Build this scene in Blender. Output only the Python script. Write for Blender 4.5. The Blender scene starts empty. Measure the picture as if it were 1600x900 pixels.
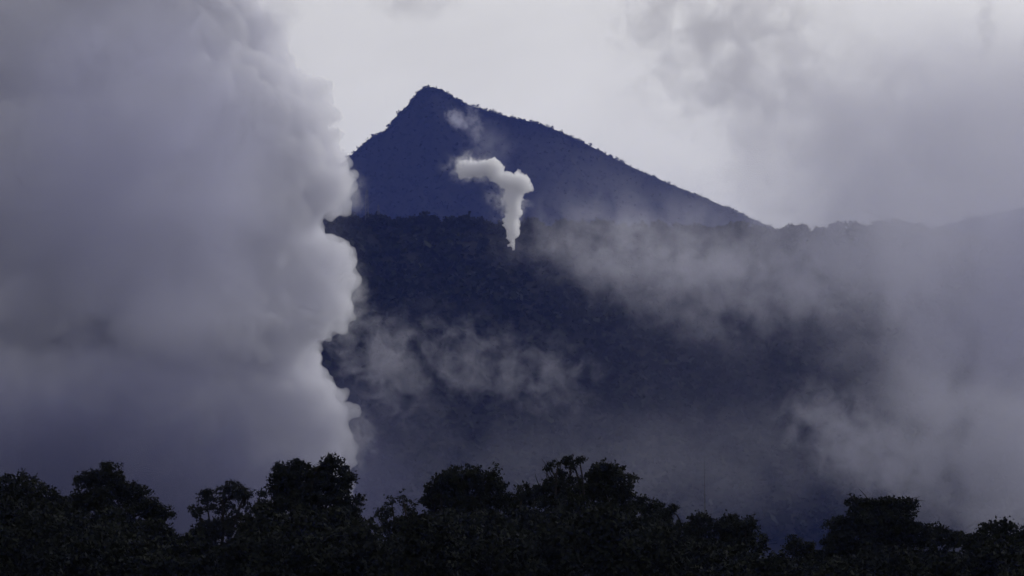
import bpy, bmesh, math
import numpy as np
from mathutils import Vector, Matrix

scene = bpy.context.scene
col = scene.collection
R = math.radians

# ------------------------------------------------------------------ camera
FPX = 6000.0            # focal length in photo pixels (1600 wide): a 135 mm lens
HORIZ = 850.0           # photo row of the level line
cam_data = bpy.data.cameras.new('camera')
cam_data.sensor_width = 36.0
cam_data.lens = 135.0
cam_data.shift_y = (HORIZ - 450.0) / 1600.0
cam_data.clip_start = 1.0
cam_data.clip_end = 60000.0
cam = bpy.data.objects.new('camera', cam_data)
cam.rotation_euler = (R(90), 0, 0)
cam.location = (0, 0, 0)
col.objects.link(cam)
scene.camera = cam

def at(px, py, Y):
    """a photo pixel at the ground distance Y, in metres"""
    return Vector(((px - 800.0) / FPX * Y, Y, (HORIZ - py) / FPX * Y))

# ------------------------------------------------------------------ sky, sun, exposure
SUN_EL, SUN_AZ = 29.0, 48.0        # sun high behind the mountain, to the right of the view
world = bpy.data.worlds.new('World')
scene.world = world
world.use_nodes = True
nt = world.node_tree
nt.nodes.clear()
N = nt.nodes.new
L = nt.links.new
out = N('ShaderNodeOutputWorld')
bg = N('ShaderNodeBackground')
sky = N('ShaderNodeTexSky')
sky.sky_type = 'NISHITA'
sky.sun_disc = False
sky.sun_elevation = R(SUN_EL)
sky.sun_rotation = R(SUN_AZ)
sky.altitude = 700
sky.dust_density = 4.0
hsv = N('ShaderNodeHueSaturation')            # a sky under high thin overcast: nearly grey
hsv.inputs['Saturation'].default_value = 0.0
tc = N('ShaderNodeTexCoord')
mp = N('ShaderNodeMapping')
mp.inputs['Scale'].default_value = (1.0, 1.0, 1.7)
mp.inputs['Location'].default_value = (0.35, 0.0, 0.2)
no = N('ShaderNodeTexNoise')
no.inputs['Scale'].default_value = 9.0
no.inputs['Detail'].default_value = 6.0
no.inputs['Roughness'].default_value = 0.5
no.inputs['Distortion'].default_value = 0.3
mr = N('ShaderNodeMapRange')
mr.inputs['From Min'].default_value = 0.35
mr.inputs['From Max'].default_value = 0.68
mr.inputs['To Min'].default_value = 1.0
mr.inputs['To Max'].default_value = 0.86
mul = N('ShaderNodeMixRGB')
mul.blend_type = 'MULTIPLY'
mul.inputs['Fac'].default_value = 1.0
L(tc.outputs['Generated'], mp.inputs['Vector'])
L(mp.outputs['Vector'], no.inputs['Vector'])
L(no.outputs['Fac'], mr.inputs['Value'])
L(sky.outputs['Color'], hsv.inputs['Color'])
tint = N('ShaderNodeMixRGB'); tint.blend_type = 'MULTIPLY'; tint.inputs['Fac'].default_value = 1.0
tint.inputs['Color2'].default_value = (1.0, 0.985, 0.955, 1)      # thin cloud, a touch warm
over = N('ShaderNodeMixRGB'); over.inputs['Fac'].default_value = 0.5          # the even light of the overcast itself
over.inputs['Color2'].default_value = (4.6, 4.6, 4.6, 1)
L(hsv.outputs['Color'], over.inputs['Color1'])
L(over.outputs['Color'], tint.inputs['Color1'])
L(tint.outputs['Color'], mul.inputs['Color1'])
L(mr.outputs['Result'], mul.inputs['Color2'])
L(mul.outputs['Color'], bg.inputs['Color'])
bg.inputs['Strength'].default_value = 0.13
L(bg.outputs['Background'], out.inputs['Surface'])

sun_data = bpy.data.lights.new('sun', 'SUN')
sun_data.energy = 1.3
sun_data.angle = R(18)
sun_data.color = (1.0, 0.985, 0.96)
sun = bpy.data.objects.new('sun', sun_data)
sd = Vector((math.sin(R(SUN_AZ)) * math.cos(R(SUN_EL)), math.cos(R(SUN_AZ)) * math.cos(R(SUN_EL)), math.sin(R(SUN_EL))))
sun.rotation_euler = sd.to_track_quat('Z', 'Y').to_euler()
col.objects.link(sun)

scene.view_settings.view_transform = 'Standard'
scene.view_settings.look = 'None'
scene.view_settings.exposure = 0.2
scene.view_settings.gamma = 1.0
scene.view_settings.use_curve_mapping = False

scene.render.engine = 'CYCLES'
cy = scene.cycles
cy.use_denoising = True
world.cycles.sampling_method = "MANUAL"
world.cycles.sample_map_resolution = 256
cy.use_light_tree = False
try:
    cy.denoiser = 'OPENIMAGEDENOISE'
except Exception:
    pass
cy.max_bounces = 12
cy.diffuse_bounces = 2
cy.glossy_bounces = 1
cy.transmission_bounces = 2
cy.volume_bounces = 10
cy.transparent_max_bounces = 32
cy.volume_step_rate = 3.0
cy.volume_max_steps = 128
cy.use_adaptive_sampling = True
cy.adaptive_threshold = 0.03
cy.adaptive_min_samples = 16

# ------------------------------------------------------------------ helpers
def tag(o, label=None, cat=None, group=None, kind=None):
    if label: o['label'] = label
    if cat: o['category'] = cat
    if group: o['group'] = group
    if kind: o['kind'] = kind
    return o

def empty(name, loc):
    o = bpy.data.objects.new(name, None)
    o.location = loc
    o.empty_display_size = 0.5
    col.objects.link(o)
    return o

def np_mesh(name, v, f, mat=None, smooth=False):
    v = np.asarray(v, dtype=np.float32); f = np.asarray(f, dtype=np.int32)
    me = bpy.data.meshes.new(name)
    k = f.shape[1]
    me.vertices.add(len(v)); me.vertices.foreach_set('co', v.ravel())
    me.loops.add(f.size); me.loops.foreach_set('vertex_index', f.ravel())
    me.polygons.add(len(f))
    me.polygons.foreach_set('loop_start', np.arange(0, f.size, k, dtype=np.int32))
    me.update(calc_edges=True)
    me.validate()
    if smooth:
        me.polygons.foreach_set('use_smooth', np.ones(len(f), dtype=bool))
    if mat: me.materials.append(mat)
    return me

def link(name, me, parent=None, loc=None):
    o = bpy.data.objects.new(name, me)
    if loc is not None: o.location = loc
    if parent is not None: o.parent = parent
    col.objects.link(o)
    return o

def hash2(ix, iy, seed):
    h = (ix.astype(np.int64) * 374761393 + iy.astype(np.int64) * 668265263 + seed * 982451653) & 0x7fffffff
    h = (h ^ (h >> 13)) * 1274126177 & 0x7fffffff
    return ((h ^ (h >> 16)) & 0xffff) / 65535.0

def vnoise(x, y, seed=0):
    ix = np.floor(x).astype(np.int64); iy = np.floor(y).astype(np.int64)
    fx = x - ix; fy = y - iy
    fx = fx * fx * (3 - 2 * fx); fy = fy * fy * (3 - 2 * fy)
    a = hash2(ix, iy, seed); b = hash2(ix + 1, iy, seed); c = hash2(ix, iy + 1, seed); d = hash2(ix + 1, iy + 1, seed)
    return (a * (1 - fx) + b * fx) * (1 - fy) + (c * (1 - fx) + d * fx) * fy

def fbm(x, y, seed=0, oct=4):
    s = 0.0; a = 0.5; t = 0.0
    for i in range(oct):
        s = s + a * vnoise(x, y, seed + i * 17); t += a
        x = x * 2.03; y = y * 2.03; a *= 0.5
    return s / t

# ------------------------------------------------------------------ materials
def surface_mat(name, c1, c2, scale, rough=0.8, detail=4.0, bump=0.0):
    m = bpy.data.materials.new(name); m.use_nodes = True
    t = m.node_tree; b = t.nodes['Principled BSDF']
    b.inputs['Roughness'].default_value = rough
    b.inputs['Specular IOR Level'].default_value = 0.02
    g = t.nodes.new('ShaderNodeNewGeometry')
    n = t.nodes.new('ShaderNodeTexNoise')
    n.inputs['Scale'].default_value = scale; n.inputs['Detail'].default_value = detail
    r = t.nodes.new('ShaderNodeValToRGB')
    r.color_ramp.elements[0].position = 0.32; r.color_ramp.elements[0].color = (*c1, 1)
    r.color_ramp.elements[1].position = 0.68; r.color_ramp.elements[1].color = (*c2, 1)
    t.links.new(g.outputs['Position'], n.inputs['Vector'])
    t.links.new(n.outputs['Fac'], r.inputs['Fac'])
    t.links.new(r.outputs['Color'], b.inputs['Base Color'])
    if bump:
        bp = t.nodes.new('ShaderNodeBump'); bp.inputs['Strength'].default_value = bump
        t.links.new(n.outputs['Fac'], bp.inputs['Height'])
        t.links.new(bp.outputs['Normal'], b.inputs['Normal'])
    return m

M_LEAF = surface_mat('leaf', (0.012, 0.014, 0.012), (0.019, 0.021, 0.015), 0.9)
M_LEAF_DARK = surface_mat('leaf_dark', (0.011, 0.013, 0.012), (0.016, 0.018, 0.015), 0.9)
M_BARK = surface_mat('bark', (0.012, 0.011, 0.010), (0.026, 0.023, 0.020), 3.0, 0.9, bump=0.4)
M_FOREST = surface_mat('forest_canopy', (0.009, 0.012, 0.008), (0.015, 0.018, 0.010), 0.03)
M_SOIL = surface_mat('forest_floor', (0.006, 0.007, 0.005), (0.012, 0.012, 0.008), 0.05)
M_STEEL = surface_mat('galvanised_steel', (0.07, 0.07, 0.07), (0.12, 0.12, 0.12), 0.6, 0.55)
M_MAST = surface_mat('dark_steel', (0.05, 0.05, 0.055), (0.09, 0.09, 0.095), 1.0, 0.6)

def haze_mat(name, color, density, aniso=0.0):
    m = bpy.data.materials.new(name); m.use_nodes = True
    t = m.node_tree; t.nodes.clear()
    o = t.nodes.new('ShaderNodeOutputMaterial')
    v = t.nodes.new('ShaderNodeVolumePrincipled')
    v.inputs['Color'].default_value = (*color, 1)
    v.inputs['Density'].default_value = density
    v.inputs['Anisotropy'].default_value = aniso
    t.links.new(v.outputs['Volume'], o.inputs['Volume'])
    return m

# ------------------------------------------------------------------ ground and mountains
GZ = -8.0
bm = bmesh.new()
bmesh.ops.create_grid(bm, x_segments=60, y_segments=60, size=6200)
for v in bm.verts:
    v.co.y += 5800
    v.co.z = GZ + 1.2 * math.sin(v.co.x * 0.004) * math.sin(v.co.y * 0.003 + 1) - 1.2
me = bpy.data.meshes.new('ground'); bm.to_mesh(me); bm.free(); me.materials.append(M_SOIL)
tag(link('ground', me), 'dark flat valley ground under trees and mountain', kind='structure')

class Ridge:
    def __init__(self, pts, Y0, bend, front, back, seed, gully):
        p = np.array(pts, float)
        self.px, self.py, self.Y0, self.bend, self.front, self.back, self.seed, self.gully = p[:, 0], p[:, 1], Y0, bend, front, back, seed, gully
    def crest(self, px):
        Y = self.Y0 + self.bend * np.sin(px / 310.0 + self.seed)
        py = np.interp(px, self.px, self.py)
        return (px - 800) / FPX * Y, Y, (HORIZ - py) / FPX * Y
    def point(self, px, d):
        """d < 0: metres down the side facing the camera, d > 0: down the far side"""
        X, Y, Z = self.crest(px)
        ad = np.abs(d)
        s = np.where(d < 0, self.front, self.back)
        ramp = np.clip(ad / 160.0, 0, 1)
        g = (fbm(X / 110.0 + d / 900.0, d / 420.0, self.seed, 4) - 0.5) * 2 * self.gully * ramp
        z = Z - s * ad * (1.0 + 0.25 * np.exp(-ad / 150.0)) + g
        return X, Y + d, z
    def mesh(self, name, mat, nx=360, nf=90, nb=30, lo=-60):
        px = np.linspace(self.px[0], self.px[-1], nx)
        zmax = (HORIZ - self.py.min()) / FPX * self.Y0 - lo
        d = np.concatenate([-np.linspace(1, 0, nf, endpoint=False) ** 1.3 * zmax / self.front, np.linspace(0, 1, nb) * zmax / self.back])
        P, D = np.meshgrid(px, d)
        X, Y, Z = self.point(P, D)
        v = np.stack([X, Y, np.maximum(Z, lo)], -1).reshape(-1, 3)
        n = len(d); i = np.arange(n - 1)[:, None] * nx + np.arange(nx - 1)[None]
        f = np.stack([i, i + 1, i + nx + 1, i + nx], -1).reshape(-1, 4)
        return np_mesh(name, v, f, mat, True)

MOUNT = Ridge([(-700, 800), (-200, 660), (100, 545), (300, 430), (420, 346), (500, 284), (555, 237), (570, 223), (583, 213), (605, 203), (612, 190), (628, 173), (640, 162),
               (650, 147), (660, 138), (668, 136), (678, 136), (690, 141), (704, 150), (730, 163), (760, 173), (800, 184), (840, 192), (880, 208),
               (920, 227), (960, 248), (1000, 267), (1050, 289), (1100, 309), (1150, 331), (1190, 349), (1212, 358), (1300, 400), (1500, 480), (1800, 590), (2200, 700)],
              8000, 80, 0.60, 0.7, 3, 50)
RIDGE = Ridge([(-500, 420), (200, 372), (450, 345), (505, 341), (545, 339), (620, 343), (700, 347), (780, 350), (850, 353), (1000, 356), (1150, 359), (1212, 362),
               (1270, 361), (1300, 360), (1330, 357), (1365, 351), (1395, 352), (1430, 358), (1460, 361), (1500, 370), (1540, 378), (1580, 387),
               (1650, 400), (1900, 440), (2300, 520)], 3400, 25, 0.36, 0.45, 11, 16)
FAR = Ridge([(1150, 500), (1300, 415), (1400, 370), (1445, 360), (1500, 346), (1560, 334), (1600, 324), (1750, 296), (2000, 280), (2400, 340)], 9600, 80, 0.55, 0.6, 21, 40)
mo = tag(link('mountain', MOUNT.mesh('mountain', M_SOIL, 420, 120, 30)), 'steep forested mountain with pointed summit behind the steam', kind='structure')
ro = tag(link('forested_ridge', RIDGE.mesh('forested_ridge', M_SOIL, 360, 90, 30)), 'lower dark forested ridge in front of the mountain', kind='structure')
fo = tag(link('far_ridge', FAR.mesh('far_ridge', M_SOIL, 160, 60, 20)), 'faint far ridge rising beyond the misty shoulder', kind='structure')

# ------------------------------------------------------------------ far forest canopies (uncountable)
def leaf_quads(c, size, rng, slim=0.55):
    """one small bent diamond for each centre"""
    n = len(c)
    a = rng.normal(size=(n, 3)); a /= np.linalg.norm(a, axis=1)[:, None]
    b = rng.normal(size=(n, 3)); b -= (a * b).sum(1)[:, None] * a; b /= np.linalg.norm(b, axis=1)[:, None]
    s = (np.asarray(size) * rng.uniform(0.65, 1.35, n))[:, None]
    v = np.stack([c - a * s, c + b * s * slim, c + a * s, c - b * s * slim], 1).reshape(-1, 3)
    return v, np.arange(4 * n).reshape(n, 4)

def canopy(ridge, name, label, n_crest, n_slope, crown, leaves, slope_range, seed, px0, px1):
    rng = np.random.default_rng(seed)
    V, F, k = [], [], 0
    # trees along the crest, feathery because they stand against the sky
    px = rng.uniform(px0, px1, n_crest); d = rng.uniform(-22, 10, n_crest)
    X, Y, Z = ridge.point(px, d)
    h = crown * (0.35 + 0.9 * rng.random(n_crest) ** 2.2)
    nl = leaves
    u = rng.normal(size=(n_crest, nl, 3)); u /= np.linalg.norm(u, axis=2)[..., None]
    r = rng.random((n_crest, nl, 1)) ** 0.4
    lump = 1 + 0.35 * np.sin(u[..., :1] * 5 + rng.uniform(0, 6, (n_crest, 1, 1))) * np.cos(u[..., 2:] * 4 + rng.uniform(0, 6, (n_crest, 1, 1)))
    w = h[:, None, None] * np.array([0.62, 0.62, 0.5])
    c = np.stack([X, Y, Z + h * 0.35], -1)[:, None, :] + u * r * lump * w
    sz = np.repeat(h * 0.15, nl)
    v, f = leaf_quads(c.reshape(-1, 3), sz, rng, 0.8)
    V.append(v); F.append(f); k += len(v)
    # the slope facing the camera
    px = rng.uniform(px0, px1, n_slope); d = -10 - rng.random(n_slope) * slope_range
    X, Y, Z = ridge.point(px, d)
    ok = Z > 0
    X, Y, Z = X[ok], Y[ok], Z[ok]; n = len(X)
    h = crown * (0.4 + 0.8 * rng.random(n) ** 1.5)
    u = rng.normal(size=(n, 7, 3)); u /= np.linalg.norm(u, axis=2)[..., None]
    c = np.stack([X, Y, Z], -1)[:, None, :] + u * rng.random((n, 7, 1)) ** 0.4 * h[:, None, None] * np.array([0.6, 0.6, 0.55])
    v2, f2 = leaf_quads(c.reshape(-1, 3), np.repeat(h * 0.4, 7), rng, 0.8)
    me = np_mesh(name, np.concatenate([v, v2]), np.concatenate([f, f2 + len(v)]), M_FOREST)
    return tag(link(name, me), label, kind='stuff')

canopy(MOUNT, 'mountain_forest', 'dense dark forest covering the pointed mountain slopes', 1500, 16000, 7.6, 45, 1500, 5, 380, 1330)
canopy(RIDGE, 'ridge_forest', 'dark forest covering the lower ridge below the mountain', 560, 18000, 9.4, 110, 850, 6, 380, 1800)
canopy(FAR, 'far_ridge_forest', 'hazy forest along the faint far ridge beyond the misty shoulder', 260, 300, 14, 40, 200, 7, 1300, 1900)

# ------------------------------------------------------------------ trees
def tube(V, F, pts, r0, r1, sides=7):
    pts = [Vector(p) for p in pts]
    n = len(pts); base = len(V)
    for i, p in enumerate(pts):
        t = (pts[min(i + 1, n - 1)] - pts[max(i - 1, 0)]).normalized()
        a = t.cross(Vector((0.3, 1, 0.1))).normalized(); b = t.cross(a)
        r = r0 + (r1 - r0) * i / (n - 1)
        for k in range(sides):
            q = 2 * math.pi * k / sides
            V.append(p + (a * math.cos(q) + b * math.sin(q)) * r)
    for i in range(n - 1):
        for k in range(sides):
            k2 = (k + 1) % sides
            F.append((base + i * sides + k, base + i * sides + k2, base + (i + 1) * sides + k2, base + (i + 1) * sides + k))

def limb(V, F, a, b, r0, r1, rng, bend=0.12, seg=6, sides=6):
    a = Vector(a); b = Vector(b); ln = (b - a).length
    j1 = Vector(rng.normal(size=3)) * ln * bend
    pts = []
    for i in range(seg + 1):
        t = i / seg
        p = a.lerp(b, t) + j1 * math.sin(math.pi * t) + Vector((0, 0, ln * 0.10 * math.sin(math.pi * t)))
        pts.append(p)
    tube(V, F, pts, r0, r1, sides)

def make_tree(name, label, Y, trunk_px, clumps, seed, leaf=0.13, dense=1.0, mat=None, group='trees of the foreground treeline', bare=(), tuft=0.42, fork_py=None):
    """clumps: (px, py, half width px, half height px, fill) of the leaf masses as they stand at distance Y"""
    rng = np.random.default_rng(seed)
    s = Y / FPX
    base = at(trunk_px, HORIZ, Y); base.z = GZ - 0.3
    root = empty(name, base)
    cl = []
    for (px, py, rx, ry, fill) in clumps:
        c = at(px, py, Y) - base
        dep = 0.8 * rx * s
        c.y += rng.uniform(-0.5, 0.5) * dep
        cl.append((c, rx * s, dep, ry * s, fill))
    low = min(c.z - h for c, _, _, h, _ in cl)
    fork = Vector((0, 0, max(low * 0.8, 2.0)))
    V, F = [], []
    height = max(c.z + h for c, _, _, h, _ in cl)
    rt = height * 0.018 + 0.05
    tube(V, F, [(0, 0, 0), (0.04, 0.02, fork.z * 0.35), (-0.05, 0.03, fork.z * 0.7), fork], rt * 1.25, rt * 0.85, 9)
    LV, tw = [], []
    cents, sizes = [], []
    for c, w, d, h, fill in cl:
        limb(V, F, fork, c, rt * 0.55, rt * 0.14, rng)
        nsub = max(5, int(9 * fill * (w * d * h) ** (2 / 3.0) / (tuft ** 2) * 0.85))
        u = rng.normal(size=(nsub, 3)); u /= np.linalg.norm(u, axis=1)[:, None]
        rad = rng.random((nsub, 1)) ** 0.36
        sub = np.array(c)[None] + u * rad * np.array([w, d, h]) * rng.uniform(0.82, 1.10, (nsub, 1))
        for q in sub[rng.random(nsub) < 0.15]:
            limb(V, F, c.lerp(fork, 0.12), q, rt * 0.11 + 0.006, 0.008, rng, 0.10, 3, 4)
        rs = tuft * rng.uniform(0.45, 1.15, nsub)
        nl = np.maximum(10, (46 * dense * (rs / 0.42) ** 2 * (0.13 / leaf) ** 2)).astype(int)
        idx = np.repeat(np.arange(nsub), nl)
        g = rng.normal(size=(len(idx), 3)) * np.array([0.52, 0.52, 0.36])
        cents.append(sub[idx] + g * rs[idx][:, None])
    for (x0, y0, x1, y1) in bare:
        limb(V, F, at(x0, y0, Y) - base, at(x1, y1, Y) - base, 0.05, 0.012, rng, 0.06, 4, 5)
    tm = bpy.data.meshes.new('trunk'); tm.from_pydata([tuple(v) for v in V], [], F); tm.update(); tm.materials.append(M_BARK)
    link('trunk', tm, root)
    c = np.concatenate(cents)
    v, f = leaf_quads(c, leaf, rng)
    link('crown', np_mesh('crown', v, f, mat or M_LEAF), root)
    tag(root, label, 'tree', group)
    return root

make_tree('broadleaf_tree', 'dense round tree at the left edge of the treeline', 285, 25,
          [(-30, 775, 50, 36, 1), (22, 770, 46, 33, 1), (70, 792, 36, 34, 1), (-5, 820, 70, 40, 0.8), (70, 840, 60, 40, 0.7)], 1)
make_tree('layered_tree', 'layered tree with flat stepped boughs sloping right, beside the edge tree', 300, 175,
          [(168, 743, 30, 20, 1), (137, 752, 24, 18, 1), (197, 768, 36, 17, 1), (150, 778, 38, 17, .9), (222, 787, 28, 14, 1), (245, 802, 24, 16, 1),
           (180, 800, 50, 20, .7), (120, 795, 26, 24, .8), (200, 832, 70, 24, .8), (130, 840, 60, 30, .7)], 2, leaf=0.11, tuft=0.36)
make_tree('open_tree', 'small tree whose thin crown lets the cloud shine through', 320, 347,
          [(362, 768, 26, 16, .75), (322, 775, 17, 13, .65), (384, 782, 13, 16, .6), (345, 792, 28, 12, .4), (310, 798, 17, 12, .55), (375, 806, 20, 12, .4), (340, 826, 48, 18, .8)],
          3, leaf=0.12, tuft=0.34)
make_tree('dense_tree', 'tall dense dark tree standing before the bright base of the steam cloud', 275, 485,
          [(470, 760, 52, 38, 1.1), (517, 748, 34, 36, 1.1), (445, 752, 26, 26, 1), (420, 790, 24, 28, .9), (540, 785, 26, 36, 1), (490, 800, 72, 40, 1), (517, 722, 14, 11, .8),
           (462, 728, 12, 11, .7), (437, 734, 8, 10, .6), (490, 845, 85, 30, .8)], 4, mat=M_LEAF_DARK)
make_tree('sparse_shrub_tree', 'thin wispy sapling between two fuller crowns, just right of the steam', 310, 622,
          [(612, 786, 12, 16, .3), (629, 780, 11, 18, .3), (640, 796, 14, 14, .5), (600, 803, 16, 12, .6), (622, 825, 36, 20, .9)], 5, leaf=0.10, tuft=0.26, dense=0.7)
make_tree('rounded_tree', 'wide rounded tree below the low mist near the middle', 290, 728,
          [(725, 745, 36, 20, 1), (765, 752, 24, 22, 1), (690, 760, 22, 20, .9), (670, 775, 16, 22, .9), (778, 775, 18, 26, .9), (725, 785, 60, 28, .9), (720, 825, 76, 30, .9)], 6, tuft=0.36)
make_tree('leaning_tree', 'low crown filling the dip beside the branchy tree', 300, 822,
          [(817, 768, 14, 18, .8), (835, 776, 14, 18, .9), (805, 790, 20, 22, .9), (822, 825, 40, 30, .9)], 7, tuft=0.30)
make_tree('branchy_tree', 'tall open tree with bare twigs showing on one side', 280, 885,
          [(892, 722, 13, 11, .65), (905, 716, 8, 9, .6), (858, 728, 10, 8, .4), (872, 722, 9, 7, .4), (882, 742, 17, 12, .55), (868, 760, 24, 14, .8), (850, 772, 18, 18, .9), (900, 765, 22, 20, .8),
           (880, 800, 50, 34, .9), (870, 845, 60, 30, .8)], 8, leaf=0.11, tuft=0.28,
          bare=[(874, 775, 846, 716), (862, 752, 850, 738), (846, 766, 836, 740), (880, 770, 868, 715), (858, 770, 853, 726), (888, 760, 897, 708)])
make_tree('tall_rounded_tree', 'tall rounded crown right of the branchy tree', 270, 955,
          [(950, 742, 32, 22, 1.1), (975, 764, 22, 28, 1.1), (930, 758, 18, 24, 1), (955, 790, 46, 34, .8), (925, 815, 26, 20, .5), (965, 838, 60, 34, .9)], 9)
make_tree('stepped_tree', 'narrow stepped tree below the tall rounded crown', 285, 1030,
          [(1012, 790, 20, 20, 1), (1035, 802, 16, 16, 1), (1051, 800, 9, 14, .8), (1020, 825, 36, 28, 1), (1040, 860, 40, 26, .9)], 10, tuft=0.34)
make_tree('broad_tree', 'broad low tree in front of the thin mast', 300, 1135,
          [(1098, 816, 20, 16, 1), (1140, 820, 26, 17, 1), (1165, 828, 20, 20, 1), (1080, 832, 16, 18, .9), (1185, 850, 18, 20, .9), (1130, 845, 52, 26, .9), (1125, 880, 66, 26, .9)], 11)
make_tree('pointed_tree', 'small pointed tree standing alone in the gap of the treeline', 310, 1247,
          [(1243, 851, 13, 18, .8), (1262, 862, 14, 17, .8), (1228, 868, 11, 18, .7), (1250, 885, 30, 20, .9), (1285, 872, 9, 12, .4)], 12, leaf=0.11, tuft=0.28)
make_tree('flat_topped_tree', 'large dark flat-topped tree with a bough reaching out right', 275, 1370,
          [(1345, 795, 28, 18, 1.1), (1385, 792, 34, 16, 1.1), (1418, 788, 18, 9, .9), (1355, 830, 52, 34, 1.1), (1400, 825, 38, 34, 1.1), (1312, 830, 22, 26, 1), (1300, 862, 26, 30, .9),
           (1430, 838, 24, 20, 1), (1370, 875, 86, 32, .9)], 13, mat=M_LEAF_DARK, bare=[(1340, 790, 1322, 772), (1360, 785, 1342, 764), (1405, 786, 1446, 783), (1400, 790, 1438, 776)])
make_tree('bushy_tree', 'low bushy tree right of the flat-topped tree', 300, 1470,
          [(1465, 834, 22, 18, 1), (1488, 842, 18, 16, .9), (1455, 860, 24, 22, .6), (1478, 885, 40, 24, .9)], 14, tuft=0.34)
make_tree('edge_tree', 'uneven crowned tree at the right edge of the treeline', 285, 1560,
          [(1552, 826, 17, 18, 1), (1575, 832, 17, 20, 1), (1530, 845, 20, 18, 1), (1600, 842, 22, 20, 1), (1515, 845, 12, 18, .8), (1560, 865, 58, 30, 1), (1620, 870, 40, 30, .9)], 15)
# two trees that stand out singly on the misty shoulder of the ridge
make_tree('shoulder_tree', 'lone broad tree where mountain slope meets misty shoulder', 3390, 1253,
          [(1252, 357, 10, 6, .8), (1244, 359, 6, 5, .8), (1260, 359, 5, 5, .7)], 31, leaf=0.9, tuft=2.6, group='trees on the misty shoulder')
make_tree('shoulder_tree', 'smaller rounded tree left of lone broad tree on misty shoulder', 3390, 1231,
          [(1231, 361, 8, 5, .8), (1224, 362, 5, 4, .8)], 32, leaf=0.9, tuft=2.4, group='trees on the misty shoulder')

# undergrowth and lower crowns between and below the trees: one dark mass
rng = np.random.default_rng(77)
top_x = [-150, 0, 110, 200, 260, 285, 310, 395, 420, 550, 575, 600, 650, 800, 900, 980, 1050, 1065, 1100, 1180, 1203, 1213, 1225, 1280, 1300, 1440, 1500, 1750]
top_y = [768, 772, 782, 790, 810, 822, 822, 806, 778, 782, 806, 806, 790, 784, 772, 784, 812, 826, 832, 854, 866, 877, 866, 866, 846, 842, 848, 838]
nb = 310
px = np.linspace(-150, 1750, nb) + rng.uniform(-14, 14, nb)
Yd = rng.uniform(232, 345, nb)
rw = rng.uniform(0.8, 2.0, nb); rh = rw * rng.uniform(0.7, 1.0, nb)
tp = np.interp(px, top_x, top_y) + rng.random(nb) ** 0.8 * 60
zc = (HORIZ - tp) / FPX * Yd - rh
C = []
for i in range(nb):
    for lev in range(3):                               # a crown and the foliage hanging below it
        m = (32, 24, 9)[lev]
        u = rng.normal(size=(m, 3)); u /= np.linalg.norm(u, axis=1)[:, None]
        sub = np.array([(px[i] - 800) / FPX * Yd[i], Yd[i], zc[i] - lev * 1.25 * rh[i]]) + u * (rng.random((m, 1)) ** 0.35) * np.array([rw[i], rw[i], rh[i]])
        sub = sub[sub[:, 2] > GZ - 0.5]
        idx = np.repeat(np.arange(len(sub)), 24)
        C.append(sub[idx] + rng.normal(size=(len(idx), 3)) * np.array([.26, .26, .18]))
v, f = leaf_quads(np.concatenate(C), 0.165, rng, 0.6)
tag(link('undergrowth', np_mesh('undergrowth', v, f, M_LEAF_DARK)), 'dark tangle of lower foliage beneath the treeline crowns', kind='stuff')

# ------------------------------------------------------------------ masts
def part(name, V, F, mat, parent):
    m = bpy.data.meshes.new(name); m.from_pydata([tuple(q) for q in V], [], F); m.update(); m.materials.append(mat)
    return link(name, m, parent)

Ym = 345.0
b0 = at(1104, HORIZ, Ym); b0.z = GZ - 1.5
mast = empty('thin_mast', b0)
tp0 = at(1100.5, 716, Ym) - b0
V, F = [], []; tube(V, F, [(0, 0, 0), tp0 * 0.5, tp0 * 0.8], 0.045, 0.035, 8); part('pole', V, F, M_MAST, mast)
V, F = [], []; tube(V, F, [tp0 * 0.8, tp0 * 0.9, tp0], 0.022, 0.010, 6); part('whip', V, F, M_MAST, mast)
V, F = [], []; tube(V, F, [(0, 0, 0), (0, 0, 0.4), (0, 0, 1.7)], 0.22, 0.10, 8); part('base', V, F, M_MAST, mast)
tag(mast, 'thin bare mast rising above the broad low tree', 'mast')

def lattice(px, ptop, pbase, label, w_base, w_top):
    Y = float(RIDGE.crest(np.array([px]))[1][0]) - 12
    gx, gy, gz = [float(q[0]) for q in RIDGE.point(np.array([float(px)]), np.array([-12.0]))]
    root = empty('lattice_tower', (gx, gy, gz - 1))
    H = (HORIZ - ptop) / FPX * gy - (gz - 1)
    for sx in (-1, 1):
        for sy in (-1, 1):
            V, F = [], []; tube(V, F, [(sx * w_base, sy * w_base, 0), (sx * (w_base + w_top) / 2, sy * (w_base + w_top) / 2, H * .45), (sx * w_top, sy * w_top, H * .9)], 0.16, 0.11, 5)
            part('leg', V, F, M_STEEL, root)
    V, F = [], []
    k = 7
    for i in range(k):
        z0, z1 = H * .9 * i / k, H * .9 * (i + 1) / k
        a = w_base + (w_top - w_base) * i / k; b = w_base + (w_top - w_base) * (i + 1) / k
        for q in (-1, 1):
            for (p0, p1) in (((-a, q * a, z0), (b, q * b, z1)), ((a, q * a, z0), (-b, q * b, z1)), ((q * a, -a, z0), (q * b, b, z1)), ((q * a, a, z0), (q * b, -b, z1))):
                tube(V, F, [p0, ((p0[0] + p1[0]) / 2, (p0[1] + p1[1]) / 2, (z0 + z1) / 2), p1], 0.08, 0.08, 4)
    part('bracing', V, F, M_STEEL, root)
    V, F = [], []; tube(V, F, [(0, 0, H * .88), (0, 0, H * .95), (0, 0, H)], 0.12, 0.06, 5); part('antenna', V, F, M_STEEL, root)
    tag(root, label, 'tower', 'lattice towers on the ridge')
lattice(574, 291, 338, 'taller lattice tower on the dark ridge beside the steam', 1.5, 0.8)
lattice(592, 317, 340, 'shorter lattice tower right of the taller one on the ridge', 1.1, 0.6)

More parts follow.
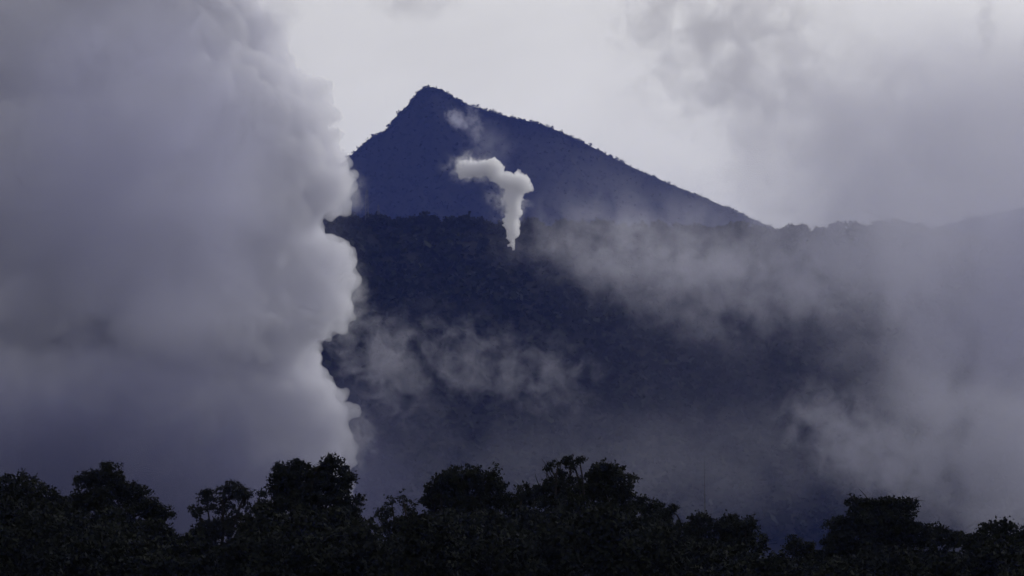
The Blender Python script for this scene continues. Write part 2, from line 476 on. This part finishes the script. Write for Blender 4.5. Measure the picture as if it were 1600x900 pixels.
# ------------------------------------------------------------------ air: haze, steam, mist
bm = bmesh.new(); bmesh.ops.create_cube(bm, size=1)
for v in bm.verts:
    v.co.x *= 12600; v.co.y = 5800 + v.co.y * 12600; v.co.z = 495 + v.co.z * 1120
me = bpy.data.meshes.new('haze'); bm.to_mesh(me); bm.free()
me.materials.append(haze_mat('haze_air', (0.19, 0.27, 0.95), 2.95e-5))
tag(link('haze', me), 'thin blue haze filling the valley air', kind='stuff')

HIGH_COL = (0.86, 0.855, 0.85)
CLOUD_COL = (0.905, 0.907, 0.945)
MIST_COL = (0.74, 0.743, 0.84)
DIM_COL = (0.68, 0.685, 0.77)  # low mist, its colour darkened to stand in for valley shade

tmp_scene = bpy.data.scenes.new('workbench')
def tmp_layer():
    return tmp_scene.view_layers[0]

def fused(name, spheres, voxel, smooth):
    """overlapping balls fused into one smooth closed body, as mesh data"""
    b = bmesh.new()
    for (c, r) in spheres:
        bmesh.ops.create_icosphere(b, subdivisions=3, radius=1, matrix=Matrix.Translation(c) @ Matrix.Diagonal((r[0], r[1], r[2], 1)))
    m = bpy.data.meshes.new(name); b.to_mesh(m); b.free()
    o = bpy.data.objects.new(name, m); tmp_scene.collection.objects.link(o)
    md = o.modifiers.new('fuse', 'REMESH'); md.mode = 'VOXEL'; md.voxel_size = voxel
    sm = o.modifiers.new('soften', 'SMOOTH'); sm.factor = 0.5; sm.iterations = smooth
    tmp_layer().update(); dg = tmp_layer().depsgraph
    res = bpy.data.meshes.new_from_object(o.evaluated_get(dg))
    bpy.data.objects.remove(o); bpy.data.meshes.remove(m)
    return res

def hash3(i, j, k, seed):
    h = (i * 374761393 + j * 668265263 + k * 1442695041 + seed * 982451653) & 0x7fffffff
    h = ((h ^ (h >> 13)) * 1274126177) & 0x7fffffff
    h = ((h ^ (h >> 15)) * 2246822519) & 0x7fffffff
    return (h ^ (h >> 16)) & 0x7fffffff

def noise3(p, seed):
    i = np.floor(p).astype(np.int64); f = p - i; f = f * f * (3 - 2 * f)
    r = 0.0
    for a in (0, 1):
        for b in (0, 1):
            for c in (0, 1):
                w = (f[:, 0] if a else 1 - f[:, 0]) * (f[:, 1] if b else 1 - f[:, 1]) * (f[:, 2] if c else 1 - f[:, 2])
                r = r + w * (hash3(i[:, 0] + a, i[:, 1] + b, i[:, 2] + c, seed) & 0xffff) / 65535.0
    return r

def fbm3(p, seed, octaves=4, rough=0.55):
    s_, a, t = 0.0, 1.0, 0.0
    for o in range(octaves):
        s_ = s_ + a * noise3(p * 2.03 ** o + o * 7.7, seed + o); t += a; a *= rough
    return s_ / t

def cells3(p, seed):
    """distance to the nearest of a set of scattered points, one in each unit cell"""
    i = np.floor(p).astype(np.int64); best = np.full(len(p), 9.0)
    for a in (-1, 0, 1):
        for b in (-1, 0, 1):
            for c in (-1, 0, 1):
                h = hash3(i[:, 0] + a, i[:, 1] + b, i[:, 2] + c, seed)
                q = np.stack([i[:, 0] + a + (h & 1023) / 1023.0, i[:, 1] + b + ((h >> 10) & 1023) / 1023.0, i[:, 2] + c + ((h >> 20) & 1023) / 1023.0], -1)
                best = np.minimum(best, ((p - q) ** 2).sum(1))
    return np.sqrt(best)

def coords(me):
    n = len(me.vertices)
    co = np.empty(n * 3, np.float32); me.vertices.foreach_get('co', co)
    no = np.empty(n * 3, np.float32); me.vertex_normals.foreach_get('vector', no)
    return co.reshape(-1, 3).astype(float), no.reshape(-1, 3).astype(float)

def vapour(body, voxel, passes, warp, seed, shells):
    """a body of vapour: the smooth body's surface grows billows, pass by pass (cell size, height);
    shells = (reach in metres, tear height, tear size, material, name): the dense inside, then the thin torn vapour round it"""
    for k, cells in enumerate(passes):
        co, no = coords(body)
        w = np.stack([fbm3(co / warp[0] + 3.1 * q, seed + 40 + q, 2) for q in range(3)], -1) - 0.5
        pw = co + w * warp[1] + seed * 17.3
        d = 0.0
        for (cell, height) in cells:
            vary = np.clip(fbm3(pw / (cell * 3.0), seed + 91, 2) * 2.4 - 0.2, 0.5, 1.6)     # billows of unequal size
            d = d + (0.48 - cells3(pw / cell, seed + int(cell * 10))) * 2.0 * height * vary
        d = d * (0.12 + 0.88 * np.clip(1.15 - np.abs(no[:, 1]), 0, 1))        # the wind-shorn broad side is smoother than the rim
        body.vertices.foreach_set('co', (co + no * d[:, None]).astype(np.float32).ravel())
        body.update()
        body = remesh(body, voxel)
    co, no = coords(body)
    made = []
    for (reach, tear, tear_size, mat, part_name) in shells:
        d = reach + (fbm3(co / tear_size + 5.5, seed + 7, 4, 0.6) - 0.5) * 2.5 * tear
        m = body.copy()
        m.vertices.foreach_set('co', (co + no * d[:, None]).astype(np.float32).ravel())
        m.update()
        m = remesh(m, voxel)
        m.name = part_name
        m.materials.clear(); m.materials.append(mat)
        made.append(link(part_name, m, made[0] if made else None))
    bpy.data.meshes.remove(body)
    return made[0]

def remesh(m, voxel):
    o = bpy.data.objects.new('body', m); tmp_scene.collection.objects.link(o)
    md = o.modifiers.new('fuse', 'REMESH'); md.mode = 'VOXEL'; md.voxel_size = voxel
    tmp_layer().update(); dg = tmp_layer().depsgraph
    res = bpy.data.meshes.new_from_object(o.evaluated_get(dg))
    bpy.data.objects.remove(o); bpy.data.meshes.remove(m)
    return res

YS = 2200.0
rng = np.random.default_rng(5)
edge = [(395, -60), (372, -10), (372, 30), (400, 58), (440, 74), (463, 100), (470, 132), (492, 146), (514, 168), (520, 192), (536, 216), (553, 240), (556, 262), (546, 288),
        (515, 298), (494, 318), (508, 345), (532, 372), (543, 398), (547, 430), (556, 458), (548, 480), (532, 502), (518, 524), (510, 558), (517, 592), (533, 622),
        (549, 652), (556, 690), (561, 722), (562, 780), (566, 840)]
sp = []
for i, (x, y) in enumerate(edge):
    for k in range(2):
        r = rng.uniform(16, 30)
        c = at(x - r * 0.95 - (0 if k == 0 else rng.uniform(0, 20)), y + rng.uniform(-6, 6) + k * 10, YS); c.y += rng.uniform(-25, 25) if k else rng.uniform(-8, 8)
        r *= YS / FPX
        sp.append((c, (r, r, r)))
for (x, y, rx, ry, dy) in [(230, -80, 180, 110, 0), (250, 60, 170, 130, 0), (300, 180, 170, 120, -10), (360, 260, 170, 110, 0), (330, 330, 160, 100, -15), (370, 420, 158, 100, 0), (330, 520, 165, 100, -10),
                           (350, 640, 170, 100, 0), (380, 740, 160, 100, 0), (400, 820, 155, 90, 0), (60, 80, 180, 160, 5), (40, 300, 200, 170, -10), (60, 450, 190, 110, 0), (40, 610, 190, 110, 10), (-90, 640, 150, 110, 10), (120, 700, 160, 70, 15), (-120, 200, 200, 260, 0), (230, 570, 150, 90, 10),
                           (470, 440, 62, 60, -5), (470, 270, 66, 50, -5), (440, 170, 60, 50, -5), (200, 400, 170, 130, 0), (150, 240, 150, 120, 0), (300, 750, 90, 80, 10)]:
    c = at(x, y, YS); c.y += dy
    s = YS / FPX
    dp = (0.9 if y < 380 else 0.75) * rx * s
    sp.append((c, (rx * s, dp, ry * s)))
steam = vapour(fused('steam_cloud', sp, 2.4, 20), 1.3, [[(36.0, 8.0), (17.0, 8.0)], [(9.5, 6.4)], [(4.8, 3.6)]], (26.0, 13.0), 1,
               [(1.6, 2.8, 3.2, haze_mat('steam', CLOUD_COL, 0.10), 'steam_cloud')])
tag(steam, 'huge billowing grey steam cloud rising on the left', 'steam cloud')

# plume over the ridge
pl = [(803, 388, 4), (802, 380, 7), (800, 371, 9), (803, 362, 12), (802, 352, 13), (800, 341, 13), (803, 330, 14), (802, 319, 15), (800, 308, 16), (802, 298, 17), (806, 289, 18), (809, 286, 16), (797, 287, 16),
      (785, 281, 12), (776, 274, 12), (766, 263, 16), (757, 264, 13), (748, 267, 11), (740, 264, 13), (728, 262, 14), (719, 267, 9), (814, 286, 17), (783, 266, 7), (820, 292, 9)]
YP = 3325.0
sp = []
for (x, y, r) in pl:
    q = 0.92 * r * YP / FPX
    c = at(x, y, YP); c.y += rng.uniform(-3, 3)
    sp.append((c, (q, q, q)))
    for k in range(4 if r > 6 else 1):                       # smaller lumps round each swell
        u = Vector(rng.normal(size=3)); u.y *= 0.6; u.normalize(); q2 = q * rng.uniform(0.35, 0.6)
        sp.append((c + u * q * 0.85, (q2, q2, q2)))
plume = vapour(fused('steam_plume', sp, 0.7, 1), 0.48, [[(5.5, 2.6)], [(2.6, 2.2)], [(1.4, 1.2)]], (8.0, 4.0), 2,
               [(0.0, 0.6, 1.6, haze_mat('plume_steam', (0.988, 0.988, 0.996), 0.33), 'steam_plume')])
tag(plume, 'narrow white steam plume bending over above the dark ridge', 'steam plume')

def mist_mat(name, radii, L0, D, cover, soft, seed, detail, color, dist, rough):
    """density = soft mask towards the rim x thresholded cloud noise"""
    m = bpy.data.materials.new(name); m.use_nodes = True
    t = m.node_tree; t.nodes.clear(); nn = t.nodes.new; ll = t.links.new
    o = nn('ShaderNodeOutputMaterial'); v = nn('ShaderNodeVolumePrincipled')
    v.inputs['Color'].default_value = (*color, 1); v.inputs['Anisotropy'].default_value = 0.1
    tcn = nn('ShaderNodeTexCoord')
    ln = nn('ShaderNodeVectorMath'); ln.operation = 'LENGTH'
    ll(tcn.outputs['Object'], ln.inputs[0])
    fall = nn('ShaderNodeMapRange'); fall.interpolation_type = 'SMOOTHSTEP'
    fall.inputs['From Min'].default_value = 0.98; fall.inputs['From Max'].default_value = 0.15
    ll(ln.outputs['Value'], fall.inputs['Value'])
    mpn = nn('ShaderNodeMapping')
    mpn.inputs['Scale'].default_value = (radii[0] / L0, radii[1] / L0, radii[2] / L0)
    mpn.inputs['Location'].default_value = (seed * 7.13, seed * 3.7, seed * 1.9)
    ll(tcn.outputs['Object'], mpn.inputs['Vector'])
    ns = nn('ShaderNodeTexNoise'); ns.inputs['Scale'].default_value = 1.0; ns.inputs['Detail'].default_value = detail
    ns.inputs['Roughness'].default_value = rough; ns.inputs['Distortion'].default_value = dist
    ll(mpn.outputs['Vector'], ns.inputs['Vector'])
    s = nn('ShaderNodeMath'); s.operation = 'MULTIPLY_ADD'; s.inputs[1].default_value = 0.22
    ll(fall.outputs['Result'], s.inputs[0]); ll(ns.outputs['Fac'], s.inputs[2])
    k = nn('ShaderNodeMapRange'); k.interpolation_type = 'SMOOTHSTEP'
    k.inputs['From Min'].default_value = 0.72 - 0.5 * cover; k.inputs['From Max'].default_value = 0.72 - 0.5 * cover + soft
    k.inputs['To Max'].default_value = D
    ll(s.outputs[0], k.inputs['Value'])
    f2 = nn('ShaderNodeMath'); f2.operation = 'MULTIPLY'
    ll(k.outputs['Result'], f2.inputs[0]); ll(fall.outputs['Result'], f2.inputs[1])
    ll(f2.outputs[0], v.inputs['Density'])
    ll(v.outputs['Volume'], o.inputs['Volume'])
    return m

def mist(label, px, py, Y, rx, ry, tilt, tau, cover=0.5, soft=0.3, seed=0, L0=0.45, name='mist', depth=0.6, detail=3.0, color=MIST_COL, dist=0.5, rough=0.55):
    """a bank of mist; rx, ry half sizes in photo pixels at distance Y; tau its optical depth through the middle"""
    s = Y / FPX
    rad = (rx * s, depth * min(rx, 2 * ry) * s, ry * s)
    b = bmesh.new(); bmesh.ops.create_icosphere(b, subdivisions=3, radius=1.0)
    m = bpy.data.meshes.new(name); b.to_mesh(m); b.free()
    o = link(name, m, loc=at(px, py, Y))
    o.scale = rad
    o.rotation_euler = (0, R(tilt), 0)
    D = tau / (2 * rad[1] * 0.35)
    m.materials.append(mist_mat('mist_vapour', rad, L0 * min(rad[0], rad[2]), D, cover, soft, seed, detail, color, dist, rough))
    tag(o, label, kind='stuff')
    return o

# low mist in front of the ridge, right of the steam
mist('wisp of mist beside the steam cloud under the dark ridge', 600, 560, 2350, 190, 130, 35, .52, .37, .36, 1, L0=.3, depth=.25, rough=.6, dist=.8)
mist('low mist wisp in the middle below the dark ridge', 735, 560, 2400, 170, 110, 30, .34, .37, .36, 2, L0=.28, depth=.25, rough=.6, dist=.8)
mist('low mist wisp ending at the dark hollow right of middle', 850, 585, 2400, 170, 110, 20, .32, .36, .36, 17, L0=.28, depth=.25, rough=.6, dist=.8)
mist('thin low mist above the middle treetops', 1000, 725, 2300, 620, 160, 0, .15, .6, .3, 3, rough=.6)
# right bank
mist('broad mist bank covering the right shoulder of the ridge', 1690, 500, 2300, 520, 470, 0, 2.2, .7, .4, 4, L0=.3, depth=.3, rough=.6)
mist('drifting mist over the lower right slope of the mountain', 1080, 420, 2500, 400, 150, 14, .6, .48, .3, 5, L0=.34, rough=.6, depth=.25)
mist('mist trailing along the ridge below the misty shoulder', 1340, 400, 2450, 330, 170, 5, .7, .55, .3, 18, L0=.3, rough=.6, depth=.3)
mist('thin veil of mist over the dark hollow right of middle', 1150, 570, 2350, 460, 270, 10, .055, .7, .45, 26, L0=.3, rough=.6)
mist('mist blurring the ridge line right of the white plume', 1060, 350, 2600, 400, 130, 8, .06, .75, .5, 27, L0=.4)
mist('low streak of mist lying along the ridge right of the plume', 1010, 400, 2700, 330, 85, 6, .3, .6, .35, 30, L0=.4, depth=.25, rough=.6)
mist('pale mist streak low on the right above the treetops', 1350, 700, 2200, 230, 105, 30, .8, .5, .3, 6, L0=.34, depth=.25, rough=.6)
mist('mist pooled behind the right treetops', 1560, 720, 2150, 330, 200, 10, 1.1, .65, .35, 7, color=DIM_COL, depth=.3)
mist('faint mist veil across the middle of the mountain face', 1000, 310, 4300, 340, 120, 20, .06, .7, .4, 8)
mist('grey cloud veil hanging in the sky over the right shoulder', 1500, 240, 2500, 560, 330, -10, 1.1, .64, .35, 9, L0=.3)
# left, under the steam
mist('soft vapour blurring the broad front of the steam cloud', 190, 270, 2080, 430, 480, 0, 1.3, .85, .5, 29, L0=.4, depth=.2, color=(0.74, 0.745, 0.87))
mist('added dark mist shading the lower steam cloud behind the treeline', 200, 760, 1750, 600, 280, 0, 3.3, .8, .5, 20, color=(.22, .225, .34), depth=.3)  # added near-black volume that darkens the foot of the steam, standing in for shade
# torn vapour along the edge of the steam cloud and of the plume
mist('torn wisp at the top edge of the steam cloud', 425, 25, 2200, 75, 60, -20, .8, .46, .25, 21, L0=.4, color=CLOUD_COL)
mist('torn wisp on the right edge of the steam cloud before the mountain', 535, 300, 2180, 60, 55, 20, .5, .48, .25, 22, L0=.4, color=CLOUD_COL)
mist('torn wisp on the steam cloud edge before the dark ridge', 540, 470, 2180, 60, 90, 10, .5, .46, .25, 23, L0=.4, color=CLOUD_COL)
mist('torn wisp low on the steam cloud edge above the dense tree', 560, 690, 2180, 50, 80, 5, .28, .46, .25, 31, L0=.4, depth=.3, color=CLOUD_COL)
mist('frayed vapour at the tip of the bent white plume', 735, 262, 3320, 60, 36, 5, .8, .46, .25, 24, L0=.4, depth=.3, color=CLOUD_COL)
mist('frayed vapour beside the stem of the white plume', 795, 310, 3320, 50, 60, 0, .5, .46, .25, 25, L0=.3, depth=.3, color=CLOUD_COL)
# remnants of the plume on the mountain face
mist('torn white puff high on the mountain face', 714, 186, 7450, 34, 20, 40, .8, .42, .2, 11)
mist('faint wisp near the mountain crest right of the torn puff', 742, 195, 7450, 22, 55, -10, .3, .45, .25, 12)
mist('faint drifting remnant of vapour above the plume', 765, 230, 7300, 60, 60, 0, .16, .5, .3, 13)
# high clouds beyond the mountain
mist('dark ragged cloud wisps high in the sky right of summit', 1140, 60, 14000, 300, 200, 25, 1.7, .42, .25, 14, name='cloud', color=HIGH_COL, L0=.26, depth=.12, rough=.6, detail=5, dist=.35)
mist('grey cloud sheet low in the sky beyond the misty shoulder', 1640, 300, 14600, 620, 330, -6, 3.2, .66, .35, 19, name='cloud', color=HIGH_COL, L0=.2, rough=.6)
mist('mottled grey cloud over the mountain shoulder', 1270, 170, 14200, 420, 260, 15, .9, .44, .25, 28, name='cloud', color=HIGH_COL, L0=.26, depth=.12, rough=.6, detail=5, dist=.35)
mist('small grey cloud scrap at the top edge above summit', 650, 5, 14000, 110, 50, 0, .7, .5, .3, 15, name='cloud', color=HIGH_COL)
mist('dark upright streak of cloud in the top right sky', 1541, 40, 14000, 28, 100, 0, .6, .5, .3, 16, name='cloud', color=HIGH_COL)
bpy.data.scenes.remove(tmp_scene)
